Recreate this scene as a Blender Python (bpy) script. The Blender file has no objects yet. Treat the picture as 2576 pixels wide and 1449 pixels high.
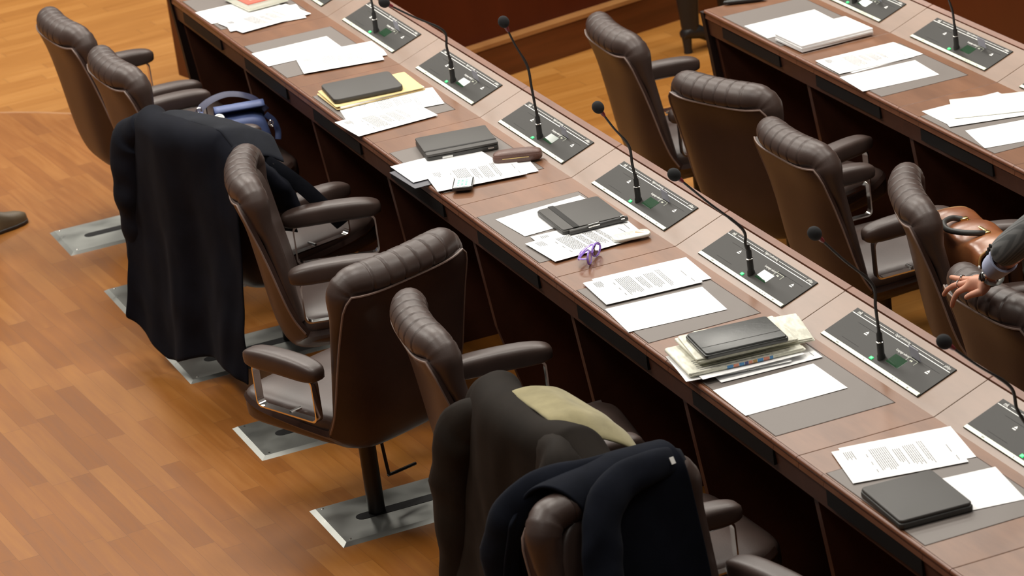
import bpy, bmesh, math, random
from mathutils import Vector, Matrix, noise
R_ = math.radians
PI = math.pi
sc = bpy.context.scene
col = sc.collection
# ------------------------------------------------------------------ camera
HD = 0.775            # desk height
cam_d = bpy.data.cameras.new('camera'); cam = bpy.data.objects.new('camera', cam_d); col.objects.link(cam)
rx = Vector((0.370583, 0.920303, -0.125341)); ry = Vector((0.283317, -0.240525, -0.928375)); rz = Vector((-0.884534, 0.308528, -0.349872))
mw = Matrix((rx, -ry, -rz)).transposed().to_4x4(); mw.translation = Vector((12.90876, -3.23018, 4.29301))
cam.matrix_world = mw
cam_d.sensor_width = 36; cam_d.lens = 120.2667; cam_d.clip_start = .1; cam_d.clip_end = 100
cam_d.dof.use_dof = True; cam_d.dof.focus_distance = 10.2; cam_d.dof.aperture_fstop = 7.0
sc.camera = cam
# ------------------------------------------------------------------ world, lights, exposure
w = bpy.data.worlds.new('world'); sc.world = w; w.use_nodes = True
w.node_tree.nodes['Background'].inputs[0].default_value = (1.0, .93, .85, 1); w.node_tree.nodes['Background'].inputs[1].default_value = .05
def lamp(x, y, z, sx, sy, power, colr=(1, .95, .87)):
    l = bpy.data.lights.new('ceiling_light', 'AREA'); l.shape = 'RECTANGLE'; l.size = sx; l.size_y = sy; l.energy = power; l.color = colr
    o = bpy.data.objects.new('ceiling_light', l); col.objects.link(o); o.location = (x, y, z); return o
for x, pw_ in ((-9.5, 220), (-5.0, 290), (-0.5, 335), (4.0, 250), (8.5, 70)):
    for y in (-3.4, 0.6, 4.6):
        lamp(x, y, 6.6, 1.7, 1.7, pw_)
sc.view_settings.view_transform = 'Standard'; sc.view_settings.look = 'None'; sc.view_settings.exposure = -0.52; sc.view_settings.gamma = 1
sc.view_settings.use_curve_mapping = False
# ------------------------------------------------------------------ materials
def newmat(name, base=(.5, .5, .5), rough=.5, metal=0, coat=0, coat_r=.1, spec=.5, alpha=1, trans=0, emis=None, es=0, sheen=0):
    m = bpy.data.materials.new(name); m.use_nodes = True; b = m.node_tree.nodes['Principled BSDF']
    b.inputs['Base Color'].default_value = (*base, 1); b.inputs['Roughness'].default_value = rough; b.inputs['Metallic'].default_value = metal
    b.inputs['Coat Weight'].default_value = coat; b.inputs['Coat Roughness'].default_value = coat_r; b.inputs['Specular IOR Level'].default_value = spec
    b.inputs['Transmission Weight'].default_value = trans; b.inputs['Sheen Weight'].default_value = sheen
    if emis: b.inputs['Emission Color'].default_value = (*emis, 1); b.inputs['Emission Strength'].default_value = es
    return m
class NT:
    def __init__(s, m): s.t = m.node_tree; s.b = s.t.nodes['Principled BSDF']
    def n(s, ty, **kw):
        x = s.t.nodes.new(ty)
        for k, v in kw.items(): setattr(x, k, v)
        return x
    def l(s, a, b): s.t.links.new(a, b)
    def math(s, op, a, b=None):
        x = s.n('ShaderNodeMath', operation=op)
        for i, v in enumerate((a, b)):
            if v is None: continue
            if isinstance(v, (int, float)): x.inputs[i].default_value = v
            else: s.l(v, x.inputs[i])
        return x.outputs[0]
    def ramp(s, fac, stops):
        r = s.n('ShaderNodeValToRGB'); s.l(fac, r.inputs[0]); e = r.color_ramp.elements
        while len(e) < len(stops): e.new(.5)
        for el, (p, c) in zip(e, stops): el.position = p; el.color = (*c, 1)
        return r.outputs[0]
    def coords(s, scale=(1, 1, 1), rot=(0, 0, 0)):
        tc = s.n('ShaderNodeTexCoord'); mp = s.n('ShaderNodeMapping'); mp.inputs['Scale'].default_value = scale; mp.inputs['Rotation'].default_value = rot
        s.l(tc.outputs['Object'], mp.inputs[0]); return mp.outputs[0]
    def noise(s, vec, scale, detail=4, rough=.5):
        x = s.n('ShaderNodeTexNoise'); x.inputs['Scale'].default_value = scale; x.inputs['Detail'].default_value = detail; x.inputs['Roughness'].default_value = rough
        s.l(vec, x.inputs['Vector']); return x.outputs['Fac']
    def bump(s, h, strength, dist=.002):
        x = s.n('ShaderNodeBump'); x.inputs['Strength'].default_value = strength; x.inputs['Distance'].default_value = dist
        s.l(h, x.inputs['Height']); s.l(x.outputs[0], s.b.inputs['Normal'])
def floor_mat(name, rot, lo, mid, hi, pw=.068, pl=.55):
    m = newmat(name, rough=.42, coat=.0, coat_r=.3, spec=.22); t = NT(m)
    v = t.coords(rot=(0, 0, rot)); sp = t.n('ShaderNodeSeparateXYZ'); t.l(v, sp.inputs[0])
    row = t.math('FLOOR', t.math('DIVIDE', sp.outputs[1], pw))
    wn = t.n('ShaderNodeTexWhiteNoise', noise_dimensions='1D'); t.l(row, wn.inputs['W'])
    xs = t.math('ADD', t.math('DIVIDE', sp.outputs[0], pl), t.math('MULTIPLY', wn.outputs['Value'], 7.3)); cell = t.math('FLOOR', xs)
    cb = t.n('ShaderNodeCombineXYZ'); t.l(row, cb.inputs[0]); t.l(cell, cb.inputs[1])
    w2 = t.n('ShaderNodeTexWhiteNoise', noise_dimensions='2D'); t.l(cb.outputs[0], w2.inputs['Vector'])
    g = t.n('ShaderNodeMapping'); g.inputs['Scale'].default_value = (1.2, 14, 1); t.l(v, g.inputs[0])
    off = t.n('ShaderNodeVectorMath', operation='ADD'); t.l(g.outputs[0], off.inputs[0]); t.l(w2.outputs['Color'], off.inputs[1])
    gr = t.noise(off.outputs[0], 3.0, 5, .6)
    f = t.math('ADD', t.math('MULTIPLY', w2.outputs['Value'], .38), t.math('MULTIPLY', gr, .66))
    c = t.ramp(f, [(.12, lo), (.5, mid), (.92, hi)])
    # narrow dark seams
    fy = t.math('FRACT', t.math('DIVIDE', sp.outputs[1], pw)); fx = t.math('FRACT', xs)
    sy = t.math('LESS_THAN', fy, .018); sx = t.math('LESS_THAN', fx, .004); s_ = t.math('MAXIMUM', sy, sx)
    mx = t.n('ShaderNodeMixRGB'); t.l(t.math('MULTIPLY', s_, .45), mx.inputs[0]); t.l(c, mx.inputs[1]); mx.inputs[2].default_value = (.08, .03, .01, 1)
    t.l(mx.outputs[0], t.b.inputs['Base Color'])
    t.l(t.ramp(gr, [(.2, (.38,) * 3), (.8, (.5,) * 3)]), t.b.inputs['Roughness'])
    return m
def wood_mat(name, lo, hi, rough=.35, coat=.3, scale=(1, 1, 1), coat_r=.25, spec=.42):
    m = newmat(name, rough=rough, coat=coat, coat_r=coat_r, spec=spec); t = NT(m); v = t.coords(scale=scale)
    a = t.noise(v, 2.2, 6, .62); t.l(t.ramp(a, [(.3, lo), (.7, hi)]), t.b.inputs['Base Color']); return m
def leather_mat(name, base, rough=.42, bs=.25, sc_=220, hi=None, coat=0.):
    m = newmat(name, base, rough, coat=coat, coat_r=.25); t = NT(m); v = t.coords()
    a = t.noise(v, sc_, 3, .6); b_ = t.noise(v, 9, 3, .5)
    t.l(t.ramp(b_, [(.3, tuple(c * .85 for c in base)), (.75, hi or tuple(c * 1.2 for c in base))]), t.b.inputs['Base Color'])
    t.bump(a, bs, .001); return m
def cloth_mat(name, base, rough=.9, sheen=.25, sc_=500):
    m = newmat(name, base, rough, sheen=sheen, spec=.1); m.node_tree.nodes['Principled BSDF'].inputs['Sheen Roughness'].default_value = .5
    t = NT(m); v = t.coords(); a = t.noise(v, sc_, 2, .5); b_ = t.noise(v, 12, 4, .6)
    t.l(t.ramp(b_, [(.3, tuple(c * .8 for c in base)), (.75, tuple(c * 1.25 for c in base))]), t.b.inputs['Base Color']); t.bump(a, .3, .001); return m
M = {}
M['floor'] = floor_mat('oak parquet', R_(-3.5), (.17, .054, .007), (.24, .083, .012), (.33, .138, .030))
M['floor_low'] = floor_mat('lower parquet', R_(-94), (.25, .095, .016), (.32, .132, .026), (.40, .185, .046), .09, .9)
M['desk'] = wood_mat('desk veneer', (.14, .060, .028), (.225, .102, .050), .36, .12, (.9, 5, 1))
M['desk_slope'] = wood_mat('sloped veneer', (.165, .095, .058), (.225, .132, .084), .36, .22, (.9, 4, 1))
M['desk_edge'] = wood_mat('edge wood', (.13, .046, .022), (.19, .072, .036), .38, .08, (3, 3, 3), .12)
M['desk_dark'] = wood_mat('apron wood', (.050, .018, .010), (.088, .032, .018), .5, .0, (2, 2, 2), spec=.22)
M['under'] = wood_mat('shade-darkened wood', (.012, .006, .005), (.018, .008, .006), .6, 0, (2, 2, 2), spec=.2)  # near-black base colour: the shade of the knee space is painted in
M['slot'] = newmat('slot black', (.006, .005, .005), .6, spec=.2)
M['groove'] = newmat('joint brown', (.035, .014, .007), .8)
M['podium'] = wood_mat('podium veneer', (.055, .008, .0022), (.092, .015, .004), .4, .1, (1, 1, .25), spec=.25)
M['riser'] = wood_mat('riser veneer', (.06, .014, .004), (.13, .034, .009), .25, .4, (.4, .4, 5))
M['nosing'] = wood_mat('nosing oak', (.26, .11, .035), (.38, .18, .06), .35, .2, (2, 2, 2))
M['pad'] = newmat('desk pad', (.15, .128, .115), .5)
t_ = NT(M['pad']); t_.bump(t_.noise(t_.coords(), 700, 2), .25, .0006)
M['leather'] = leather_mat('brown leather', (.054, .034, .028), .42, .22)
M['shell'] = leather_mat('shell leather', (.040, .020, .015), .42, .2)
M['piping'] = newmat('piping', (.20, .135, .11), .4)
M['chrome'] = newmat('chrome', (.82, .80, .77), .11, 1)
M['steel'] = newmat('brushed steel', (.36, .365, .34), .34, .85)
t_ = NT(M['steel']); t_.l(t_.ramp(t_.noise(t_.coords(), 7, 3), [(.3, (.26,) * 3), (.7, (.44,) * 3)]), t_.b.inputs['Roughness'])
M['blackm'] = newmat('black metal', (.012, .011, .011), .4)
M['blackp'] = newmat('black plastic', (.018, .017, .016), .45)
M['foam'] = newmat('foam', (.012, .012, .013), .95)
M['plate'] = newmat('console face', (.026, .024, .021), .5, spec=.28)
t_ = NT(M['plate']); t_.bump(t_.noise(t_.coords(), 900, 2), .5, .0004)
M['strip'] = newmat('console strip', (.62, .66, .52), .35, .15)
M['white'] = newmat('white print', (.85, .85, .82), .5)
M['grey_print'] = newmat('grey ink', (.16, .16, .17), .8)
M['lcd'] = newmat('display', (.012, .04, .018), .08, emis=(.03, .16, .05), es=.10)
M['green'] = newmat('green lamp', (.02, .4, .1), .3, emis=(.05, 1, .25), es=1.6)
M['red'] = newmat('red ring', (.18, .02, .03), .35)
M['card'] = newmat('card', (.42, .42, .50), .35)
M['paper'] = newmat('paper', (.88, .88, .88), .75, spec=.2)
M['paper2'] = newmat('cream paper', (.82, .82, .72), .8, spec=.2)
M['news'] = newmat('newsprint', (.68, .67, .55), .85, spec=.2)
t_ = NT(M['news']); t_.l(t_.ramp(t_.noise(t_.coords(scale=(1, 3, 25)), 30, 3), [(.35, (.62, .61, .52)), (.6, (.82, .81, .70))]), t_.b.inputs['Base Color'])
M['folder'] = newmat('manila', (.76, .58, .27), .7)
M['slate'] = newmat('slate cover', (.052, .048, .044), .55)
M['blackcover'] = leather_mat('black cover', (.042, .040, .037), .45, .25, 400)
M['wallet'] = leather_mat('black glossy leather', (.028, .029, .027), .34, .5, 60, (.045, .047, .043), .15)
M['blackband'] = newmat('elastic', (.018, .017, .016), .8)
M['case'] = leather_mat('brown case', (.115, .058, .045), .38, .9, 260)
M['purple'] = newmat('purple acetate', (.42, .25, .80), .12, trans=.55)
M['glass'] = newmat('lens', (.9, .9, 1), .03, trans=1)
M['phone_w'] = newmat('white phone', (.72, .74, .68), .25, coat=.4)
M['phone_b'] = newmat('phone body', (.04, .04, .042), .3, coat=.4)
M['screen'] = newmat('phone screen', (.7, .8, .75), .1, emis=(.85, 1, .93), es=1.3)
M['gpl'] = newmat('grey plastic', (.09, .09, .105), .35)
M['book_r'] = newmat('red cover', (.55, .10, .06), .5)
M['navy'] = cloth_mat('navy cloth', (.0055, .0062, .0105), .85, .012)
M['navy2'] = cloth_mat('navy knit', (.006, .0075, .013), .95, .02)
M['olive'] = cloth_mat('dark olive cloth', (.0125, .0088, .0062), .75, .01)
M['denim'] = cloth_mat('blue-black lining', (.012, .0135, .019), .75, .02)
M['beige'] = cloth_mat('beige wool', (.27, .235, .13), .95, .2, 300)
M['blueb'] = leather_mat('blue leather', (.075, .105, .25), .5, .3, 300, (.10, .14, .31))
M['blued'] = leather_mat('navy leather', (.02, .022, .06), .55, .3, 300)
M['tan'] = leather_mat('tan leather', (.22, .062, .02), .32, .4, 90, (.34, .13, .045), .3)
M['tan_edge'] = newmat('raw leather edge', (.42, .22, .07), .6)
M['tan_dark'] = leather_mat('dark brown leather', (.055, .018, .008), .45, .4, 90)
M['brass'] = newmat('brass', (.75, .55, .22), .25, 1)
M['suit'] = cloth_mat('grey suit', (.085, .085, .085), .9, .2, 700)
t_ = NT(M['suit']); wv = t_.n('ShaderNodeTexWave'); wv.inputs['Scale'].default_value = 55; wv.bands_direction = 'Y'; t_.l(t_.coords(), wv.inputs['Vector'])
t_.l(t_.ramp(wv.outputs['Fac'], [(.3, (.06, .062, .062)), (.8, (.13, .13, .128))]), t_.b.inputs['Base Color'])
M['shirt'] = newmat('shirt cuff', (.42, .45, .62), .8)
M['skin'] = newmat('skin', (.56, .27, .18), .5); M['skin'].node_tree.nodes['Principled BSDF'].inputs['Subsurface Weight'].default_value = .08
M['nail'] = newmat('nail', (.70, .42, .34), .3)
M['shoe'] = leather_mat('taupe shoe', (.075, .05, .028), .45, .3, 200, (.14, .105, .06))
M['sole'] = newmat('shoe sole', (.018, .012, .010), .5)
M['boot'] = leather_mat('black boot', (.010, .009, .009), .45, .3, 200)
M['jeans'] = cloth_mat('dark trousers', (.03, .03, .04), .9)
PC = [newmat('ink %s' % n, c, .7) for n, c in (('blue', (.08, .25, .50)), ('salmon', (.62, .25, .17)), ('navy', (.07, .08, .22)), ('ochre', (.45, .28, .10)), ('grey', (.16, .16, .16)))]
# ------------------------------------------------------------------ mesh helpers
def obj(name, verts, faces, mat, parent=None, smooth=True, angle=38, loc=None, rot=None):
    me = bpy.data.meshes.new(name); me.from_pydata([tuple(v) for v in verts], [], faces)
    bm = bmesh.new(); bm.from_mesh(me); bmesh.ops.recalc_face_normals(bm, faces=bm.faces); bm.to_mesh(me); bm.free()
    me.materials.append(mat)
    if smooth:
        me.polygons.foreach_set('use_smooth', [True] * len(me.polygons)); me.set_sharp_from_angle(angle=R_(angle))
    o = bpy.data.objects.new(name, me); col.objects.link(o)
    if parent: o.parent = parent
    if loc: o.location = loc
    if rot: o.rotation_euler = rot
    return o
class G:
    def __init__(s): s.v = []; s.f = []
    def add(s, v, f, mat=None):
        n = len(s.v)
        s.v += [(mat @ Vector(p)) if mat else Vector(p) for p in v]; s.f += [tuple(i + n for i in q) for q in f]; return s
    def box(s, x0, x1, y0, y1, z0, z1, bev=0, mat=None, seg=2):
        bm = bmesh.new(); bmesh.ops.create_cube(bm, size=1)
        for v in bm.verts: v.co = Vector(((x0 + x1) / 2 + v.co.x * (x1 - x0), (y0 + y1) / 2 + v.co.y * (y1 - y0), (z0 + z1) / 2 + v.co.z * (z1 - z0)))
        if bev: bmesh.ops.bevel(bm, geom=bm.edges[:], offset=bev, segments=seg, affect='EDGES', profile=.5)
        bm.verts.index_update(); s.add([v.co.copy() for v in bm.verts], [tuple(v.index for v in f.verts) for f in bm.faces], mat); bm.free(); return s
    def prism(s, poly, z0, z1, mat=None, bev=0, seg=2):   # poly in xy, extruded along z
        bm = bmesh.new(); vs = [bm.verts.new((x, y, z0)) for x, y in poly]; f = bm.faces.new(vs)
        r = bmesh.ops.extrude_face_region(bm, geom=[f]); bmesh.ops.translate(bm, vec=(0, 0, z1 - z0), verts=[e for e in r['geom'] if isinstance(e, bmesh.types.BMVert)])
        bmesh.ops.recalc_face_normals(bm, faces=bm.faces)
        if bev: bmesh.ops.bevel(bm, geom=[e for e in bm.edges if abs(e.verts[0].co.z - e.verts[1].co.z) < 1e-6], offset=bev, segments=seg, affect='EDGES', profile=.5)
        bm.verts.index_update(); s.add([v.co.copy() for v in bm.verts], [tuple(v.index for v in f.verts) for f in bm.faces], mat); bm.free(); return s
    def rings(s, rings, cap=True, closed=True):
        n = len(rings[0]); b = len(s.v)
        for r in rings: s.v += [Vector(p) for p in r]
        for i in range(len(rings) - 1):
            for j in range(n if closed else n - 1):
                k = (j + 1) % n; s.f.append((b + i * n + j, b + i * n + k, b + (i + 1) * n + k, b + (i + 1) * n + j))
        if cap: s.f.append(tuple(b + j for j in range(n))[::-1]); s.f.append(tuple(b + (len(rings) - 1) * n + j for j in range(n)))
        return s
    def tube(s, path, rad, seg=12, rad2=None, up=(0, 0, 1), closed=False):
        path = [Vector(p) for p in path]; n = len(path); rings = []; prev = None
        for i, p in enumerate(path):
            if closed: d = path[(i + 1) % n] - path[i - 1]
            else: d = (path[min(i + 1, n - 1)] - path[max(i - 1, 0)])
            d.normalize()
            a = prev if prev is not None else Vector(up)
            a = a - d * a.dot(d)
            if a.length < 1e-4: a = Vector((1, 0, 0)) - d * d.x
            a.normalize(); prev = a; b = d.cross(a)
            r1 = rad[i] if hasattr(rad, '__len__') else rad
            r2 = (rad2[i] if hasattr(rad2, '__len__') else rad2) if rad2 is not None else r1
            rings.append([p + a * (math.cos(2 * PI * k / seg) * r1) + b * (math.sin(2 * PI * k / seg) * r2) for k in range(seg)])
        if closed: rings.append(rings[0]); return s.rings(rings, cap=False)
        return s.rings(rings)
    def lathe(s, prof, seg=20, mat=None):
        g = G(); g.rings([[(r * math.cos(2 * PI * k / seg), r * math.sin(2 * PI * k / seg), z) for k in range(seg)] for r, z in prof])
        return s.add(g.v, g.f, mat)
    def pillow(s, cx, cy, cz, hx, hy, hz, e1=.5, e2=.35, nu=28, nv=14, mat=None, fn=None):
        sg = lambda v, e: math.copysign(abs(v) ** e, v)
        rings = []
        for j in range(nv + 1):
            ph = -PI / 2 + PI * j / nv; cp, sp = max(math.cos(ph), 1e-3), math.sin(ph); r = []
            for i in range(nu):
                th = 2 * PI * i / nu
                p = Vector((hx * sg(cp, e1) * sg(math.cos(th), e2), hy * sg(cp, e1) * sg(math.sin(th), e2), hz * sg(sp, e1)))
                if fn: p = fn(p)
                r.append(p + Vector((cx, cy, cz)))
            rings.append(r)
        g = G(); g.rings(rings); return s.add(g.v, g.f, mat)
    def build(s, name, mat, parent=None, **k): return obj(name, s.v, s.f, mat, parent, **k)
def empty(name, loc, rz=0, rot=None):
    o = bpy.data.objects.new(name, None); col.objects.link(o); o.location = loc; o.rotation_euler = rot or (0, 0, rz); o.empty_display_size = .1; return o
def tag(o, label, cat, group=None):
    o['label'] = label; o['category'] = cat
    if group: o['group'] = group
    return o
def struct(o): o['kind'] = 'structure'; return o
def copy_tree(o, parent=None):
    c = o.copy(); col.objects.link(c); c.parent = parent
    for ch in list(o.children): copy_tree(ch, c)
    return c
def spline(pts, n):     # Catmull-Rom
    P = [Vector(p) for p in pts]; P = [P[0] * 2 - P[1]] + P + [P[-1] * 2 - P[-2]]; out = []
    for i in range(1, len(P) - 2):
        for k in range(n):
            t = k / n; a, b, c, d = P[i - 1:i + 3]
            out.append(.5 * ((2 * b) + (c - a) * t + (2 * a - 5 * b + 4 * c - d) * t * t + (3 * b - a - 3 * c + d) * t ** 3))
    out.append(P[-2]); return out
def rrect(w, h, r, n=5):
    o = []
    for cx, cy, a0 in ((w / 2 - r, h / 2 - r, 0), (-w / 2 + r, h / 2 - r, 90), (-w / 2 + r, -h / 2 + r, 180), (w / 2 - r, -h / 2 + r, 270)):
        for k in range(n + 1):
            a = R_(a0 + 90 * k / n); o.append((cx + r * math.cos(a), cy + r * math.sin(a)))
    return o
def text_mesh(body, size, mat, parent, name, M4, align='CENTER'):
    cu = bpy.data.curves.new('lettering', 'FONT'); cu.body = body; cu.size = size; cu.align_x = align; cu.align_y = 'CENTER'; cu.extrude = .0003
    to = bpy.data.objects.new('lettering', cu); col.objects.link(to); bpy.context.view_layer.update()
    me = bpy.data.meshes.new_from_object(to.evaluated_get(bpy.context.evaluated_depsgraph_get()))
    bpy.data.objects.remove(to); me.transform(M4); me.materials.clear(); me.materials.append(mat)
    o = bpy.data.objects.new(name, me); col.objects.link(o); o.parent = parent; return o
# ------------------------------------------------------------------ setting: floors, podium
L = .80443; TC = .39928; TB = .57284; ZB = .06474; LOW = -.235
edge = [(-1.9, -.95), (-1.546, -.457), (-1.307, -.218), (-1.0, .03), (-.6, .28), (-.25, .46), (0, .60)]
plat = edge + [(9.5, .60), (9.5, -7), (-6, -7), (-6, -6)]
g = G(); g.prism(plat, -.30, 0); struct(g.build('floor', M['floor'], smooth=False))
g = G(); g.box(-14, 10, -6, 9, LOW - .05, LOW); struct(g.build('floor', M['floor_low'], smooth=False))
g = G(); g.tube([(x, y, -.006) for x, y in spline([(a, b, 0) for a, b in edge], 6) for x, y in [(x, y)]] if False else [(p.x, p.y, -.008) for p in spline([(a, b, 0) for a, b in edge], 6)], .011, 8)
struct(g.build('trim_1', M['nosing']))
A = Vector((-1.08, 1.78, 0)); B = Vector((-1.29, 2.70, 0)); dv = (B - A).normalized(); nv = Vector((-dv.y, dv.x, 0))   # nv points to -x
def podium(k0, k1, off0, off1, z0, z1, name, mat):
    p = [A + dv * k0 + nv * off0, A + dv * k1 + nv * off0, A + dv * k1 + nv * off1, A + dv * k0 + nv * off1]
    g = G(); g.prism([(q.x, q.y) for q in p], z0, z1); return struct(g.build(name, mat, smooth=False))
podium(-1.2, 4.5, 0, .6, LOW, -.08, 'trim_2', M['riser'])
podium(-1.2, 4.5, -.008, .62, -.08, -.062, 'trim_3', M['nosing'])
podium(-1.2, 4.5, .06, .9, -.062, 1.5, 'wall_back', M['podium'])
g = G(); g.box(.3, 8, 3.0, 3.06, LOW, 1.1); struct(g.build('wall_right', M['podium'], smooth=False))
# ------------------------------------------------------------------ desks
def zs(t): return HD + (t - TC) / (TB - TC) * ZB
def desk(s0, t0, z0, ends=''):
    d = empty('desk', (s0, t0, z0)); e = .0012; H = HD
    prof = [(.012, H), (TC, H), (TC, H - .03), (.012, H - .03)]
    def ext(poly, x0, x1, g=None, bev=0):     # poly in (t, z)
        g = g or G(); m = Matrix(((0, 0, 1, 0), (1, 0, 0, 0), (0, 1, 0, 0), (0, 0, 0, 1))); g.prism(poly, x0, x1, m, bev, 1); return g
    ext(prof, e, L - e, bev=.0012).build('worktop', M['desk'], d, smooth=False)
    ext([(TC, H), (TB - .012, H + ZB - .0045), (TB - .012, H + ZB - .04), (TC, H - .03)], e, L - e, bev=.0012).build('sloped_panel', M['desk_slope'], d, smooth=False)
    ext([(TB - .0075, H + ZB - .002), (TB + .012, H + ZB + .004), (TB + .018, H + ZB - .002), (TB + .018, H + ZB - .05), (TB - .0075, H + ZB - .05)], e, L - e, bev=.003).build('back_rim', M['desk_edge'], d)
    g = G(); nose = []
    for k in range(9):
        a = PI / 2 + PI * k / 8 * .95; nose.append((.010 + .008 * math.cos(a), H - .008 + .008 * math.sin(a)))
    nose = [(.0105, H)] + nose + [(.006, H - .034), (.0105, H - .034)]
    for a, b in ((e, .140), (.1415, .6585), (.660, L - e)): ext(nose, a, b, g)
    g.build('front_edge', M['desk_edge'], d)
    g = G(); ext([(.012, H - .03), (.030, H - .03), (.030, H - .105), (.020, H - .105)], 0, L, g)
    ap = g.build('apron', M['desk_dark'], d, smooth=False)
    g = G(); g.box(.15, .65, .008, .022, H - .082, H - .040); g.build('vent_slot', M['slot'], ap, smooth=False)
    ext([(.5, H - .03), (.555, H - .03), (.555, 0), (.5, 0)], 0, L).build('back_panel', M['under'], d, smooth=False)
    g = G(); poly = [(.035, H - .09), (.55, H - .03), (.55, 0), (.17, 0), (.075, .35)]
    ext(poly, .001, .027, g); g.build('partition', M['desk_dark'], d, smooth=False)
    if 'far' in ends:
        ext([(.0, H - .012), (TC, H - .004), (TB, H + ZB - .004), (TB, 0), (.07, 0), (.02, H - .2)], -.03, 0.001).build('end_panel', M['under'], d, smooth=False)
    # inset writing pad
    g = G(); g.box(.1425, .6575, .018, .362, H - .004, H + .0012, .0008); p = g.build('writing_pad', M['pad'], d, smooth=False)
    g = G(); g.box(.1402, .6598, .0155, .3645, H - .004, H + .0006); g.build('pad_groove', M['groove'], p, smooth=False)
    return d
SY = .452; sl = math.atan2(ZB, TB - TC)
def slopeM(x, t):      # frame lying on the sloped panel at (x, t): x along the desk, y up the slope
    return Matrix.Translation((x, t, zs(t))) @ Matrix.Rotation(sl, 4, 'X')
PW = .5603; P0 = .418; P1 = .5387; PH = (P1 - P0) / math.cos(sl)
def console(s0, t0, z0, head, mid, card=True, label=''):
    c = empty('conference_unit', (s0, t0, z0)); m = slopeM(L / 2, (P0 + P1) / 2)
    g = G(); g.box(-PW / 2, PW / 2, -PH / 2, PH / 2, -.004, .0035, .0008, m); g.build('faceplate', M['plate'], c, smooth=False)
    g = G(); g.box(-PW / 2 + .003, PW / 2 - .003, -PH / 2 + .001, -PH / 2 + .0125, .003, .0052, 0, m); st = g.build('button_strip', M['strip'], c, smooth=False)
    g = G()
    for x in (-.19, -.185, -.18, -.03, .135, .15, .165, .215, .22): g.box(x - .0016, x + .0016, -PH / 2 + .004, -PH / 2 + .008, .005, .0054, 0, m)
    g.build('strip_markings', M['grey_print'], st, smooth=False)
    g = G(); y1 = PH / 2 - .020; g.box(-PW / 2 + .004, PW / 2 - .006, y1, y1 + .0022, .0034, .0039, 0, m)
    y2 = PH / 2 - .0095
    for a, b in ((-PW / 2 + .055, -.052), (.05, PW / 2 - .055)): g.box(a, b, y2, y2 + .0013, .0034, .0039, 0, m)
    for x in (-.135, .21):     # two small eject symbols
        g.add([(x - .008, .012, .0038), (x + .008, .012, .0038), (x, .020, .0038)], [(0, 1, 2)], m); g.box(x - .008, x + .008, .006, .0095, .0034, .0039, 0, m)
    g.build('printed_lines', M['white'], c, smooth=False)
    up = Matrix.Translation((0, 0, .0041))
    text_mesh('mk', .017, M['white'], c, 'lettering', m @ Matrix.Translation((-PW / 2 + .035, y2 - .001, .0041)))
    text_mesh('Digital conferencing', .0105, M['white'], c, 'lettering', m @ Matrix.Translation((0, y2 + .001, .0041)))
    text_mesh('philips', .0125, M['white'], c, 'lettering', m @ Matrix.Translation((PW / 2 - .030, y2, .0041)))
    text_mesh('Language selector', .0105, M['white'], c, 'lettering', m @ Matrix.Translation((.062, .020, .0041)))
    g = G(); g.box(.040, .108, -.028, .008, .0032, .0040, .0005, m); dp = g.build('display', M['lcd'], c, smooth=False)
    g = G(); g.box(.096, .142, .0245, .0275, .0034, .0037, 0, m); g.box(.094, .0952, .006, .022, .0034, .0038, 0, m); g.box(.140, .1412, .006, .022, .0034, .0038, 0, m)
    g.box(.094, .1412, .0212, .0222, .0034, .0038, 0, m)
    g.box(.110, .114, .011, .016, .0034, .0038, 0, m); g.box(.117, .121, .011, .016, .0034, .0038, 0, m); g.build('card_outline', M['strip'], c, smooth=False)
    g = G(); g.box(.098, .146, .0235, .0275, .0034, .0040, 0, m); g.build('card_slot', M['slot'], c, smooth=False)
    g = G()
    for x0, x1 in ((-.21, -.075), (.135, .25)):
        g.box(x0, x1, .0265, .0275, .0034, .0037, 0, m)
    g.box(-.20, -.10, -.036, -.035, .0034, .0037, 0, m); g.build('lid_seam', M['slot'], c, smooth=False)
    g = G(); g.box(-.021, -.007, -.047, -.038, .003, .0062, .001, m); g.build('indicator_lamp', M['green'], c)
    # microphone
    bx = .4185; by = SY; bz = zs(SY)
    g = G(); g.lathe([(.0115, -.002), (.0115, .012), (.0095, .016), (.0095, .050), (.0082, .053), (.0082, .075), (.0050, .080), (.0045, .095)], 18, Matrix.Translation((bx, by, bz)))
    mb = g.build('microphone_base', M['blackp'], c)
    g = G(); g.lathe([(.0098, .050), (.0106, .0505), (.0106, .0525), (.0098, .053)], 18, Matrix.Translation((bx, by, bz))); g.build('base_ring', M['chrome'], mb)
    hv = Vector((bx, by, bz)); H_ = hv + Vector((0, head[0], head[1])); Mi = hv + Vector((0, mid[0], mid[1]))
    path = spline([hv + Vector((0, 0, .07)), hv + (Mi - hv) * .75 + Vector((0, 0, .0)), Mi + Vector((0, -.003, .02)), Mi.lerp(H_, .5) + Vector((0, -.004, .01)), H_], 8)
    path = path[:-2]; end = path[-1]; dirn = (path[-1] - path[-2]).normalized()
    g = G(); g.tube(path, [.0046 if i < len(path) * .62 else .0034 for i in range(len(path))], 8); gn = g.build('gooseneck', M['blackp'], c)
    q = dirn.to_track_quat('Z', 'Y').to_matrix().to_4x4()
    g = G(); g.lathe([(.0035, -.012), (.0058, -.006), (.0068, .006), (.0068, .014)], 14, Matrix.Translation(end) @ q); g.build('light_ring', M['red'], gn)
    g = G(); g.pillow(0, 0, .026, .0185, .0185, .021, 1, 1, 20, 12, Matrix.Translation(end) @ q); g.build('windscreen', M['foam'], gn)
    tag(c, label, 'microphone console', 'conference units set into the desks')
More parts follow.
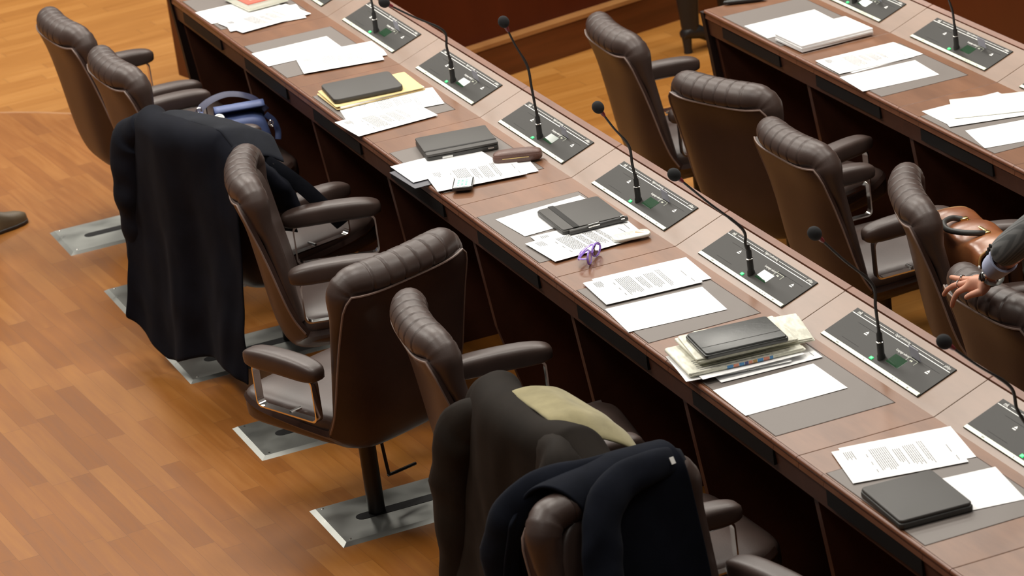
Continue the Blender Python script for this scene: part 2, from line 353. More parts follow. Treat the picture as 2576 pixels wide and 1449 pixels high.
    if card:
        kc = G(); mm = Matrix.Translation((s0, t0, z0)) @ m @ Matrix.Translation((.122, .0255, .002)) @ Matrix.Rotation(R_(78), 4, 'X')
        kc.box(-.027, .027, 0, .036, -.0005, .0005, 0, mm); k = kc.build('badge_card', M['card'], smooth=False)
        tag(k, 'grey card upright in the slot of ' + label.split(' ', 0)[0][:0] + card, 'card', 'badge cards standing in the consoles')
    return c
seatA = ['farthest', 'second from the far end', 'third from the far end', 'fourth from the far end', 'fifth, middle', 'sixth, third from the near end', 'seventh, with the newspapers', 'eighth, near the frame corner', 'ninth, nearest, cut off by the corner']
itemsA = ['the beige book', 'two fanned sheets and no device', 'a yellow folder', 'the brown glasses case', 'the purple eyeglasses', 'only two paper sheets', 'the newspaper stack', 'the thick black tablet case', 'nothing but the bottom right corner']
for i in range(9):
    d = desk(i * L, 0, 0, 'far' if i == 0 else '')
    tag(d, 'dark wood front row desk section with ' + itemsA[i] if i < 8 else 'dark wood desk section cut off by the bottom right corner', 'desk', 'desk sections of the front row')
itemsB = ['the thick white paper stack', 'two overlapped sheets and a blank one', 'cream edged papers', 'no papers in view', 'a side cut by the right edge']
SB = 1.0824; TBR = 1.8286
for i in range(4):
    d = desk(SB + i * L, TBR, LOW, 'far' if i == 0 else '')
    tag(d, 'dark wood back right desk section with ' + itemsB[i], 'desk', 'desk sections of the back right row')
micsA = {0: ((-.05, .36), (0, .18)), 1: ((-.03, .36), (0, .12)), 2: ((-.214, .342), (-.009, .173)), 3: ((-.072, .414), (-.009, .234)), 4: ((-.092, .326), (-.008, .169)), 5: ((-.209, .365), (-.011, .128)), 6: ((-.16, .403), (-.004, .199)), 7: ((-.219, .37), (-.046, .185)), 8: ((-.1, .36), (-.01, .18))}
labA = ['at the far end, cut off by the top edge', 'behind the pair of fanned sheets, stalk leaving the top edge', 'behind the yellow folder, stalk bent far left', 'behind the brown glasses case, tall upright stalk', 'behind the purple eyeglasses and tablet folio', 'without any card, behind the two sheets', 'behind the newspapers and black wallet', 'cut off by the right edge, stalk reaching left', 'x']
for i in range(8):
    console(i * L, 0, 0, *micsA[i], card=({0: 'the farthest front row console', 1: 'the console behind the fanned sheets', 2: 'the console behind the yellow folder', 3: 'the console behind the glasses case', 4: 'the console behind the tablet folio', 6: 'the console behind the newspapers'}.get(i)), label='black microphone console ' + labA[i])
labB = ['at the far end of the back right desk', 'of the back right desk, whole faceplate in view', 'of the back right desk, cut off by the right edge']
for i in range(3):
    console(SB + i * L, TBR, LOW, (-.039, .30), (-.002, .13), card={0: 'the far console on the back right desk', 1: 'the wholly visible console on the back right desk'}.get(i), label='black microphone console ' + labB[i])
# ------------------------------------------------------------------ floor plates with slots
def stadium(hw, y0, y1, n=10):
    o = []
    for k in range(n + 1): a = PI + PI * k / n; o.append((hw * math.cos(a), y0 + hw + hw * math.sin(a)))
    for k in range(n + 1): a = PI * k / n; o.append((hw * math.cos(a), y1 - hw + hw * math.sin(a)))
    return o
def floor_plate(s, t, z, label):
    e = empty('floor_plate', (s, t, z)); W_ = .1634
    g = G(); o = [(-W_, -.235), (W_, -.235), (W_, .39), (-W_, .39)]; i_ = [(-W_ + .016, -.219), (W_ - .016, -.219), (W_ - .016, .374), (-W_ + .016, .374)]
    g.v += [Vector((x, y, 0)) for x, y in o] + [Vector((x, y, .009)) for x, y in i_]
    g.f += [(0, 1, 5, 4), (1, 2, 6, 5), (2, 3, 7, 6), (3, 0, 4, 7), (4, 5, 6, 7), (0, 3, 2, 1)]
    pl = g.build('plate', M['steel'], e, smooth=False)
    g = G(); g.prism(stadium(.024, -.135, .33), .0085, .0100); g.build('slot', M['slot'], pl, smooth=False)
    g = G()
    for x in (-1, 1):
        for y in (-.20, .355): g.lathe([(.004, .009), (.004, .0102), (.001, .0108)], 10, Matrix.Translation((x * (W_ - .03), y, 0)))
    g.build('screw', M['chrome'], e)
    return tag(e, label, 'floor plate', 'steel floor plates under the chairs')
PS = [.3956 + i * L for i in range(8)]
labp = ['slotted steel floor plate farthest from the viewer, left of the hanging coat sleeve', 'slotted steel floor plate just below the navy coat sleeve', 'slotted steel floor plate below the hem of the navy coat',
        'slotted steel floor plate partly under the turned chair', 'slotted steel floor plate nearest, with the black column standing in its slot']
for i in range(5): floor_plate(PS[i], -.457, 0, labp[i])
# ------------------------------------------------------------------ chairs
def path_pt(q):      # shell centre line (y, z); q 0..1 from the seat front, under the seat, up the back
    pts = [(.285, .350), (.18, .325), (.05, .312), (-.08, .306), (-.165, .308), (-.222, .338), (-.252, .41), (-.268, .50), (-.287, .64), (-.306, .76), (-.336, .848)]
    x = q * (len(pts) - 1); i = min(int(x), len(pts) - 2); f = x - i
    a = [Vector((0, *p)) for p in pts]; p0 = a[max(i - 1, 0)]; p1 = a[i]; p2 = a[i + 1]; p3 = a[min(i + 2, len(a) - 1)]
    return .5 * ((2 * p1) + (p2 - p0) * f + (2 * p0 - 5 * p1 + 4 * p2 - p3) * f * f + (3 * p1 - p0 - 3 * p2 + p3) * f ** 3)
def back_y(z): return -.235 - .085 * (z - .30) / .5
def make_chair():
    r = empty('swivel_armchair', (0, 0, 0))
    # shell
    g = G(); nq, nu = 34, 16; outer = []; inner = []
    for i in range(nq + 1):
        q = i / nq; p = path_pt(q); d = (path_pt(min(q + .01, 1)) - path_pt(max(q - .01, 0))).normalized(); n = Vector((0, -d.z, d.y)); n = -n if n.dot(Vector((0, .25, .6)) - p) < 0 else n
        hw = .256 + .003 * q - .012 * max(0, (q - .7) / .3)
        if q > .93: hw *= 1 - .10 * ((q - .93) / .07) ** 2
        if q < .08: hw *= 1 - .08 * ((.08 - q) / .08) ** 2
        for th, lst in ((0, outer), (.016, inner)):
            row = []
            for j in range(nu + 1):
                u = -1 + 2 * j / nu; c = (.085 - .062 * max(0, min(1, (q - .55) / .35))) * abs(u) ** 4.0
                row.append(p + n * (c + th) + Vector((u * (hw - .5 * th), 0, 0)))
            lst.append(row)
    rings = [outer[i] + inner[i][::-1] for i in range(nq + 1)]
    g.rings(rings); g.build('shell', M['shell'], r, angle=50)
    # piping around the back of the shell
    pts = [outer[i][0] for i in range(19, nq + 1)] + outer[nq][1:-1] + [outer[i][-1] for i in range(nq, 18, -1)]
    g = G(); g.tube(pts, .0034, 6); g.build('piping', M['piping'], r)
    # bolster: a padded roll up one side, over the top, down the other
    g = G(); W_ = .214; Z1 = .884; Rc = .048; pth = []
    for k in range(14): z = .44 + (Z1 - Rc - .44) * k / 14; pth.append((-W_, z))
    for k in range(12): a = PI - PI / 2 * k / 12; pth.append((-W_ + Rc + Rc * math.cos(a), Z1 - Rc + Rc * math.sin(a)))
    nt = 110
    for k in range(nt + 1): pth.append((-(W_ - Rc) + 2 * (W_ - Rc) * k / nt, Z1))
    for k in range(1, 13): a = PI / 2 - PI / 2 * k / 12; pth.append((W_ - Rc + Rc * math.cos(a), Z1 - Rc + Rc * math.sin(a)))
    for k in range(1, 15): z = (Z1 - Rc) - (Z1 - Rc - .44) * k / 14; pth.append((W_, z))
    P3 = []; r1 = []; r2 = []
    gx = [-.135, -.081, -.027, .027, .081, .135]
    for x, z in pth:
        curve = .045 * abs(x / .25) ** 2.4; P3.append((x, back_y(z) + .026 + .016 * max(0, min(1, (z - .78) / .08)) + curve + .022 * (1 - max(0, min(1, (z - .73) / .12))), z))
        top = max(0, min(1, (z - .73) / .12)); a = .034 + .012 * top; b = .030 + .026 * top
        b *= 1 - .14 * max(0, min(1, (abs(x) - .13) / .06))
        if z > Z1 - .001:
            for q in gx:
                dd = math.exp(-((x - q) / .0034) ** 2); a *= 1 - .085 * dd; b *= 1 - .07 * dd
            ph = ((x + .135) / .054) % 1; a *= 1 + .006 * math.sin(PI * ph) if abs(x) < .135 else 1
        elif z > Z1 - Rc:
            ang = math.atan2(Z1 - Rc - z, abs(x) - (W_ - Rc)); 
            for q in (-.9, -.55):
                a *= 1 - .05 * math.exp(-((ang - q) / .05) ** 2); b *= 1 - .05 * math.exp(-((ang - q) / .05) ** 2)
        r1.append(a); r2.append(b)
    g.tube(P3, r1, 20, r2, up=(-1, 0, 0)); g.build('bolster', M['leather'], r, angle=60)
    # inner back cushion and seat cushion
    def bend(p): p = p.copy(); p.y += .03 * abs(p.x / .22) ** 2; return p
    tilt = Matrix.Translation((0, -.243, .645)) @ Matrix.Rotation(math.atan(.17), 4, 'X')
    g = G(); g.pillow(0, 0, 0, .20, .038, .225, .5, .3, 36, 16, tilt, bend); g.build('back_cushion', M['leather'], r, angle=70)
    g = G(); g.pillow(0, .048, .400, .245, .255, .062, .42, .3, 40, 16); g.build('seat', M['leather'], r, angle=70)
    # arms
    for s in (-1, 1):
        x = s * .283
        g = G()
        yz = [(y, z) for y, z in rrect(.275, .135, .020, 5)]
        pa = [(x, -.018 + y, .520 + z) for y, z in yz]
        g.tube(pa, .0045, 8, .014, up=(0, 0, 1), closed=True) if False else None
        inner_, outer_ = [], []
        rings = []
        for (y, z) in yz:
            n = Vector((0, y, z)); n = Vector((0, math.copysign(1, y) if abs(y) > .1375 - .021 else 0, math.copysign(1, z) if abs(z) > .0675 - .021 else 0)).normalized()
            c = Vector((x, -.018 + y, .520 + z)); rings.append([c + n * .0035 + Vector((.013, 0, 0)), c + n * .0035 - Vector((.013, 0, 0)), c - n * .0035 - Vector((.013, 0, 0)), c - n * .0035 + Vector((.013, 0, 0))])
        rings.append(rings[0]); g.rings(rings, cap=False)
        g.tube([(x - s * .04, -.02, .4545), (x, -.02, .4545)], .006, 10)
        af = g.build('arm_frame', M['chrome'], r, angle=30)
        def arch(p): p = p.copy(); p.z += .008 * math.cos(p.y / .16 * 1.4) - (.006 if p.z < 0 else 0); return p
        g = G(); g.pillow(x, -.022, .613, .039, .168, .031, .62, .5, 30, 16, None, arch); g.build('arm_pad', M['leather'], r, angle=80)
    g = G(); g.tube([(0, 0, .012), (0, 0, .325)], .027, 20); g.build('column', M['blackm'], r)
    g = G(); g.box(-.09, .09, -.13, .11, .300, .325, .008); g.build('mechanism', M['blackm'], r)
    return r
proto = make_chair()
CA = [(PS[0], -.26, -.03, 3), (PS[1], -.27, 0, 2), (PS[2], -.27, -.03, 17), (PS[3], -.265, 0, -16), (PS[4] - .01, -.52, 0, 112), (PS[5], -.265, 0, -8), (PS[6], -.27, 0, 3), (PS[7], -.50, 0, -77)]
labc = ['brown leather swivel chair at the far end of the front row', 'brown leather swivel chair with the blue handbag on its seat', 'brown leather swivel chair buried under the navy coat',
        'brown leather swivel chair facing the desk right of the navy coat', 'brown leather swivel chair turned away, whole back and black column in view',
        'brown leather swivel chair between the turned-away chair and the dark olive coat', 'brown leather swivel chair buried under the dark olive coat', 'brown leather swivel chair at the bottom edge under the navy sweater']
CB = [(1.48, 1.57, LOW, -4), (2.285, 1.57, LOW, 20), (3.07, 1.525, LOW, 0), (3.885, 1.57, LOW, -21), (4.70, 1.36, LOW, 0)]
labb = ['brown leather swivel chair at the far end of the back right row', 'brown leather swivel chair seen square from behind, wide pleated top', 'brown leather swivel chair between the wide-backed one and the briefcase chair',
        'brown leather swivel chair holding the tan briefcase', 'brown leather swivel chair with a hand resting on its top']
first = True; chairs = []
for (x, y, z, a), lb, gp in [(c, l, 'chairs of the front row') for c, l in zip(CA, labc)] + [(c, l, 'chairs of the back right row') for c, l in zip(CB, labb)]:
    c = proto if first else copy_tree(proto); first = False
    c.location = (x, y, z); c.rotation_euler = (0, 0, R_(a)); tag(c, lb, 'chair', gp); chairs.append(c)
g = G(); g.tube(spline([(.055, .0, .27), (.06, .0, .20), (.068, .0, .115), (.075, 0, .105), (.18, .0, .10)], 5), .0055, 8); g.build('height_lever', M['blackm'], chairs[4])
def cm(i): c = chairs[i]; return Matrix.Translation(c.location) @ Matrix.Rotation(c.rotation_euler[2], 4, 'Z')
# ------------------------------------------------------------------ papers and things on the desks
rnd = random.Random(4)
paper_n = [0]
def sheet(c, ang, z, label, lines=False, mat='paper', w=.210, h=.297, group='loose sheets on the desks', th=.0006, wave=.0009, base=HD):
    g = G(); nx, ny = 6, 8; ph = rnd.random() * 6; top = []; bot = []
    for j in range(ny + 1):
        for i in range(nx + 1):
            x = -w / 2 + w * i / nx; y = -h / 2 + h * j / ny
            e = wave * (1 + math.sin(x * 14 + ph) * math.cos(y * 11 + ph * 1.7)) * (.4 + .6 * (abs(x) / w + abs(y) / h)); g.v.append(Vector((x, y, e + th)))
    N = len(g.v); g.v += [v - Vector((0, 0, th)) for v in g.v]
    for j in range(ny):
        for i in range(nx):
            a = j * (nx + 1) + i; g.f.append((a, a + 1, a + nx + 2, a + nx + 1)); g.f.append((a + N, a + nx + 1 + N, a + nx + 2 + N, a + 1 + N))
    rim = [i for i in range(nx + 1)] + [(j) * (nx + 1) + nx for j in range(1, ny + 1)] + [ny * (nx + 1) + i for i in range(nx - 1, -1, -1)] + [j * (nx + 1) for j in range(ny - 1, 0, -1)]
    for k in range(len(rim)): a, b = rim[k], rim[(k + 1) % len(rim)]; g.f.append((a, a + N, b + N, b))
    o = g.build('paper_sheet', M[mat], None, loc=(c[0], c[1], base + z), rot=(0, 0, R_(ang))); tag(o, label, 'paper', group)
    if lines:
        g = G(); r = random.Random(lines)
        zt = th + wave * 1.5
        def bar(x0, x1, y): g.box(x0, x1, y, y + .0017, zt, zt + .0002)
        bar(-.02, .03, h / 2 - .022); bar(.055, .085, h / 2 - .018)
        y = h / 2 - .075
        for n_, x0, x1 in ((3, -.07, .08), (6, -.06, .075), (4, -.05, .06), (9, -.075, .08)):
            for k in range(n_):
                e1 = x1 - r.random() * .03; a = x0
                while a < e1: b = min(a + .008 + r.random() * .02, e1); bar(a, b, y); a = b + .0025
                y -= .0052
            y -= .008
        for k in range(5): bar(-.085, -.03 - r.random() * .02, -h / 2 + .045 - k * .005)
        for x in (-.05, 0, .05): bar(x, x + .02, -h / 2 + .075)
        g.build('printed_text', M['grey_print'], o, smooth=False)
    return o
Z0 = .0016
sheet((.450, .157), 1, Z0, 'blank white sheet partly under the beige book')
sheet((.643, .194), -7.8, Z0 + .002, 'white sheet under the printed one near the beige book')
sheet((.658, .193), 9.5, Z0 + .004, 'printed white sheet turned left over another near the beige book', 11)
sheet((1.173, .156), -.4, Z0, 'blank white sheet left of the fanned printed pair')
sheet((1.352, .270), -9.3, Z0 + .002, 'white sheet showing beyond the printed sheet of the second desk')
sheet((1.403, .242), -10.4, Z0 + .004, 'printed white sheet fanned out on the second desk', 12)
sheet((2.015, .185), -9, Z0, 'printed white sheet mostly under the yellow folder', 13)
sheet((2.06, .225), -9, Z0 + .0015, 'white printed sheet sticking out beyond the yellow folder', 14)
sheet((2.206, .132), 4, Z0 + .003, 'printed white sheet overhanging the desk edge near the yellow folder', 15)
sheet((2.81, .115), 1, Z0 + .004, 'blank white sheet overhanging the edge under the strapped folio')
sheet((2.968, .205), -8.2, Z0 + .002, 'white sheet under the brown glasses case')
sheet((2.981, .160), -8.2, Z0 + .006, 'printed white sheet under the black phone', 16)
sheet((3.520, .209), 4, Z0, 'blank white sheet under the left part of the strapped folio')
sheet((3.765, .222), -3, Z0 + .002, 'white sheet beneath the pale phone, upper of two', 17)
sheet((3.801, .195), 3.4, Z0 + .004, 'printed white sheet beneath the purple eyeglasses', 18)
sheet((4.235, .225), -4, Z0 + .002, 'white sheet peeping out behind the printed page with signature')
sheet((4.250, .190), -4, Z0 + .004, 'printed white page with signature beside a blank sheet', 19)
sheet((4.481, .160), -5, Z0, 'blank white sheet below the printed page on the sixth desk')
sheet((4.93, .15), -5, Z0, 'creased white sheet overhanging the edge under the newspapers, lowest', wave=.004)
sheet((4.952, .135), -9, Z0 + .006, 'creased white sheet overhanging the edge under the newspapers, middle', wave=.004)
sheet((4.96, .165), -3, Z0 + .012, 'creased white sheet directly under the newspapers', wave=.004)
sheet((4.981, .208), -3, Z0 + .0018, 'printed white sheet sticking out on the near side of the newspapers', 20)
sheet((5.217, .161), -1, Z0, 'blank white sheet nearest side of the newspaper stack')
sheet((5.79, .235), -11, Z0, 'white sheet showing behind the printed page of the eighth desk')
sheet((5.806, .206), -12, Z0 + .002, 'printed white page left of the thick black tablet case', 21)
sheet((6.085, .205), -9, Z0, 'blank white sheet partly under the thick black tablet case')
zb = HD + LOW
sheet((1.515, 2.00), -1, Z0, 'blank white sheet at the far end of the back right desk', base=zb)
sheet((2.12, 2.035), 3, Z0, 'white sheet underneath the printed one on the back right desk', base=zb)
sheet((2.116, 2.001), -2, Z0 + .002, 'printed white sheet above a blank sheet on the back right desk', 22, base=zb)
sheet((2.357, 1.976), -4, Z0, 'blank white sheet beside the printed one on the back right desk', base=zb)
sheet((2.90, 2.02), -1, Z0, 'white sheet lowest of the cream papers at the right edge', base=zb)
sheet((2.953, 2.03), -15, Z0 + .002, 'small white sheet under the cream sheet at the right edge', base=zb)
sheet((2.92, 2.09), -24, Z0 + .005, 'cream sheet lying askew on white papers at the right edge', mat='paper2', base=zb)
sheet((3.212, 2.01), -11, Z0, 'blank white sheet nearest the viewer on the back right desk', base=zb)
def stack(name, c, ang, base, n, w, h, th, mat, label, cat, group=None):
    e = empty(name, (c[0], c[1], base), R_(ang)); r = random.Random(n)
    for k in range(n):
        g = G(); dx, dy, da = r.uniform(-.003, .003), r.uniform(-.003, .003), r.uniform(-1.5, 1.5)
        g.box(-w / 2, w / 2, -h / 2, h / 2, k * th + .0002, (k + 1) * th - .0004, .0008, Matrix.Translation((dx, dy, 0)) @ Matrix.Rotation(R_(da), 4, 'Z'), 1); g.build('paper_bundle', M[mat], e, smooth=False)
    return tag(e, label, cat, group)
stack('paper_stack', (1.775, 2.01), 2, zb + .005, 3, .215, .30, .0085, 'paper', 'thick stack of white paper on the back right desk', 'paper stack')
def slab(name, c, ang, z, w, h, t, r, mat, label, cat, bev=.003, parts=None, group=None, base=HD):
    e = empty(name, (c[0], c[1], base + z), R_(ang)); g = G(); g.prism(rrect(w, h, r), 0, t, None, bev, 3); g.build('cover', M[mat], e, angle=40)
    if parts: parts(e)
    return tag(e, label, cat, group)
# beige book with red cover
def bookparts(e):
    g = G(); g.box(-.115, .115, -.08, .08, .004, .026); g.build('pages', M['paper2'], e, smooth=False)
    g = G(); g.box(-.12, .12, -.085, .085, .026, .030, .001); g.build('front_cover', M['book_r'], e, smooth=False)
    g = G(); g.box(-.075, .075, -.055, .055, .0301, .0306); g.build('cover_label', M['paper2'], e, smooth=False)
e = slab('hardback_book', (.395, .245), 6, .008, .24, .17, .004, .002, 'paper2', 'closed book with red cover and cream pages at the top edge', 'book', .0006, bookparts)
# manila folders and grey tablet
def fold(e):
    g = G(); g.box(-.110, .112, -.155, .160, .0022, .008, 0, Matrix.Rotation(R_(2), 4, 'Z')); g.build('papers', M['paper'], e, smooth=False)
    g = G(); g.prism(rrect(.232, .325, .006), .0085, .0100, Matrix.Rotation(R_(-1.5), 4, 'Z')); g.build('upper_flap', M['folder'], e, smooth=False)
slab('paper_folder', (1.872, .196), -1, .006, .235, .33, .002, .006, 'folder', 'yellow manila folder full of papers under the grey tablet', 'folder', .0005, fold)
slab('tablet_cover', (1.858, .170), -5.5, .0165, .215, .252, .018, .02, 'slate', 'plain slate grey tablet cover on the yellow folder', 'tablet', .004)
def t4(e):
    g = G(); g.prism(rrect(.206, .243, .008), .018, .027, None, .003, 2); g.build('upper_cover', M['slate'], e)
    g = G(); g.box(.060, .072, -.1215, .1215, .0265, .0282, .0006); g.build('cover_ridge', M['blackband'], e)
    g = G(); g.box(.1028, .1040, -.07, -.035, .006, .012, 0); g.build('white_sticker', M['white'], e, smooth=False)
    g = G(); g.box(.1025, .1045, .085, .105, .008, .013, .0005); g.build('metal_clasp', M['chrome'], e)
slab('tablet_folio', (2.668, .217), -9.3, .002, .205, .243, .017, .008, 'blackcover', 'thick dark folio with white sticker left of the brown glasses case', 'tablet', .003, t4)
def t5(e):
    g = G(); g.prism(rrect(.225, .20, .010), .014, .0185, None, .002, 2); g.build('upper_cover', M['slate'], e)
    g = G(); g.box(-.1155, .1155, -.066, -.047, .0180, .0198, .0006); g.build('elastic_strap', M['blackband'], e)
    g = G(); g.tube([(.126, -.085, .010), (.126, .105, .012)], .0085, 12); g.build('pen_loop', M['blackcover'], e)
    g = G(); g.tube([(.128, -.03, .0135), (.128, .098, .0155)], .0055, 12); pn = g.build('pen', M['blackp'], e)
    g = G(); g.tube([(.129, -.025, .016), (.129, .012, .017)], .0062, 10); g.tube([(.129, .082, .0175), (.129, .094, .0178)], .0066, 10); g.build('pen_clip', M['chrome'], pn)
slab('tablet_folio', (3.607, .268), -2, .0045, .235, .205, .015, .010, 'blackcover', 'dark tablet folio with elastic strap and silver pen', 'tablet', .003, t5)
def t8(e):
    g = G(); g.prism(rrect(.232, .192, .012), .0145, .024, None, .004, 3); g.build('upper_cover', M['slate'], e)
    g = G(); g.tube([(-.115, -.093, .0145), (.113, -.093, .0145), (.113, .0, .0145)], .0011, 6); g.build('zip', M['chrome'], e)
slab('tablet_case', (6.072, .112), -3, .002, .238, .196, .0155, .012, 'blackcover', 'thick black padded tablet case on the eighth desk', 'tablet', .004, t8)
# grey plastic wallet hanging over the edge
g = G(); g.prism(rrect(.215, .30, .004), 0, .0015); o = g.build('plastic_sleeve', M['gpl'], smooth=False, loc=(2.850, .100, HD + .0014), rot=(0, 0, R_(3))); tag(o, 'dark grey plastic sleeve overhanging the desk edge under white sheets', 'document sleeve')
# glasses case
e = empty('glasses_case', (2.945, .325, HD + .0025), R_(-24))
def gc(p): return p
g = G(); g.pillow(0, 0, .017, .030, .082, .017, .55, .5, 30, 14); g.build('case_base', M['case'], e)
g = G(); g.pillow(0, 0, .024, .0285, .080, .017, .75, .5, 30, 14); g.build('lid', M['case'], e)
g = G(); g.box(.0285, .0306, -.048, .038, .0195, .0209); g.build('gold_line', M['brass'], e, smooth=False)
tag(e, 'brown ribbed glasses case with a thin gold line', 'glasses case')
# phones
e = empty('smartphone', (3.070, .085, HD + .0095), R_(65))
g = G(); g.prism(rrect(.066, .100, .009), 0, .012, None, .002, 2); g.build('body', M['phone_b'], e)
g = G(); g.box(-.028, .028, -.043, .044, .0118, .0123); s_ = g.build('screen', M['screen'], e, smooth=False)
g = G(); r = random.Random(2)
for j in range(4):
    for k in range(3): g.box(-.018 + k * .013, -.018 + k * .013 + .007, -.03 + j * .014, -.03 + j * .014 + .008, .01235, .0125)
g.build('screen_icons', M['green'], s_, smooth=False)
tag(e, 'black smartphone with a lit white screen at the desk edge', 'phone')
e = empty('mobile_phone', (3.880, .318, HD + .008), R_(-8))
g = G(); g.prism(rrect(.056, .118, .022), 0, .010, None, .003, 3); g.build('body', M['phone_w'], e)
g = G(); g.box(-.018, .018, .012, .045, .0099, .0103); s_ = g.build('screen', M['paper2'], e, smooth=False)
g = G(); g.add([(-.015, .018, .0105), (-.004, .014, .0105), (.012, .043, .0105)], [(0, 1, 2)]).add([(-.010, .044, .0105), (-.016, .030, .0105), (-.016, .044, .0105)], [(0, 1, 2)]); g.build('screen_picture', PC[3], s_, smooth=False)
g = G()
for j in range(4):
    for k in range(3): g.box(-.015 + k * .011, -.015 + k * .011 + .007, -.045 + j * .012, -.045 + j * .012 + .007, .0099, .0104)
g.build('keypad', M['strip'], e, smooth=False)
tag(e, 'white mobile phone with rounded ends on printed sheets', 'phone')
# purple eyeglasses, folded and standing on their side
e = empty('eyeglasses', (3.968, .155, HD + .003), R_(139))
g = G()
for sx in (-1, 1):
    lp = [(sx * .033 + .027 * math.cos(a) * 1.0, .004 * math.cos(a) * sx * -1, .020 + .019 * math.sin(a)) for a in [2 * PI * k / 22 for k in range(22)]]
    g.tube(lp, .0024, 8, .0032, closed=True)
g.tube([(-.008, 0, .024), (0, -.002, .027), (.008, 0, .024)], .0024, 8); fr = g.build('front_frame', M['purple'], e)
for sx in (-1, 1):
    g = G(); g.tube(spline([(sx * .060, 0, .026), (sx * .062, .012, .026), (sx * .050, .026, .025), (0, .032 + .004 * sx, .023), (-sx * .040, .030, .016)], 6), .0022, 8, .0050); g.build('temple', M['purple'], e)
    g = G(); g.pillow(sx * .033, 0, .020, .025, .001, .017, .7, .7, 20, 8); g.build('lens', M['glass'], fr)
tag(e, 'purple translucent eyeglasses folded beside printed sheets', 'eyeglasses')
# newspapers and the black leather wallet on them
def newspaper(c, ang, z, w, h, t, label, pics=0):
    e = empty('folded_newspaper', (c[0], c[1], HD + z), R_(ang)); g = G(); r = random.Random(int(z * 9999))
    n = 5
    for k in range(n):
        z0 = t * k / n; z1 = t * (k + 1) / n - .0002; ins = r.uniform(0, .004)
        g.prism(rrect(w - ins, h - ins * 2, .004, 2), z0, z1, Matrix.Translation((r.uniform(-.002, .002), r.uniform(-.003, .003), 0)), (z1 - z0) * .3, 1)
    g.tube([(-w / 2 + .004, -h / 2 + .002, t / 2), (w / 2 - .004, -h / 2 + .002, t / 2)], t / 2, 12, t / 2); g.build('pages', M['news'], e, angle=50)
    if pics:
        y = -.06
        for k in range(9):
            dy = r.uniform(.010, .020); g = G(); g.box(w / 2 - .002, w / 2 + .0012, y, y + dy - .002, t * .15, t * .85); g.build('edge_picture', PC[[0, 1, 0, 2, 1, 3, 0, 1, 0][k]], e, smooth=False); y += dy
    g = G()
    for k in range(6): g.box(w / 2 - .012 - k * .014, w / 2 - .009 - k * .014, -h / 2 + .03, h / 2 - .03 - r.random() * .1, t, t + .0003)
    g.build('printed_columns', M['grey_print'], e, smooth=False)
    return tag(e, label, 'newspaper', 'folded newspapers under the black wallet')
newspaper((4.935, .165), -6, .018, .215, .33, .012, 'folded newspaper with coloured pictures on its edge, lowest of the stack', 1)
newspaper((4.905, .235), -13, .0305, .20, .30, .010, 'folded newspaper skewed toward the console, second of the stack')
newspaper((4.92, .18), -5, .041, .20, .29, .008, 'folded newspaper third of the stack, fold showing left')
newspaper((4.93, .175), -9, .0495, .19, .28, .006, 'folded newspaper directly under the black leather wallet')
g = G(); g.box(.04, .085, .10, .135, .0002, .0006)
def wl(e):
    g = G(); g.prism(rrect(.170, .232, .010), .011, .0175, None, .003, 3); g.build('flap', M['wallet'], e)
    g = G(); g.box(.040, .0415, -.114, .114, .0173, .0181); g.build('stitching', M['blackband'], e, smooth=False)
    g = G(); g.tube([(-.04, -.119, .006), (.03, -.119, .004)], .0012, 6); g.build('zip_pull', M['chrome'], e)
slab('leather_wallet', (4.952, .167), -6, .0565, .176, .240, .012, .010, 'wallet', 'glossy black leather document wallet on top of the newspapers', 'wallet', .003, wl)
# dark slim case on the right desk
g = G(); g.pillow(0, 0, .009, .017, .085, .009, .7, .6, 24, 10); o = g.build('slim_case', M['blackp'], loc=(1.118, 1.995, zb + .002), rot=(0, 0, R_(-24))); tag(o, 'slim black case at the far end of the back right desk', 'case')
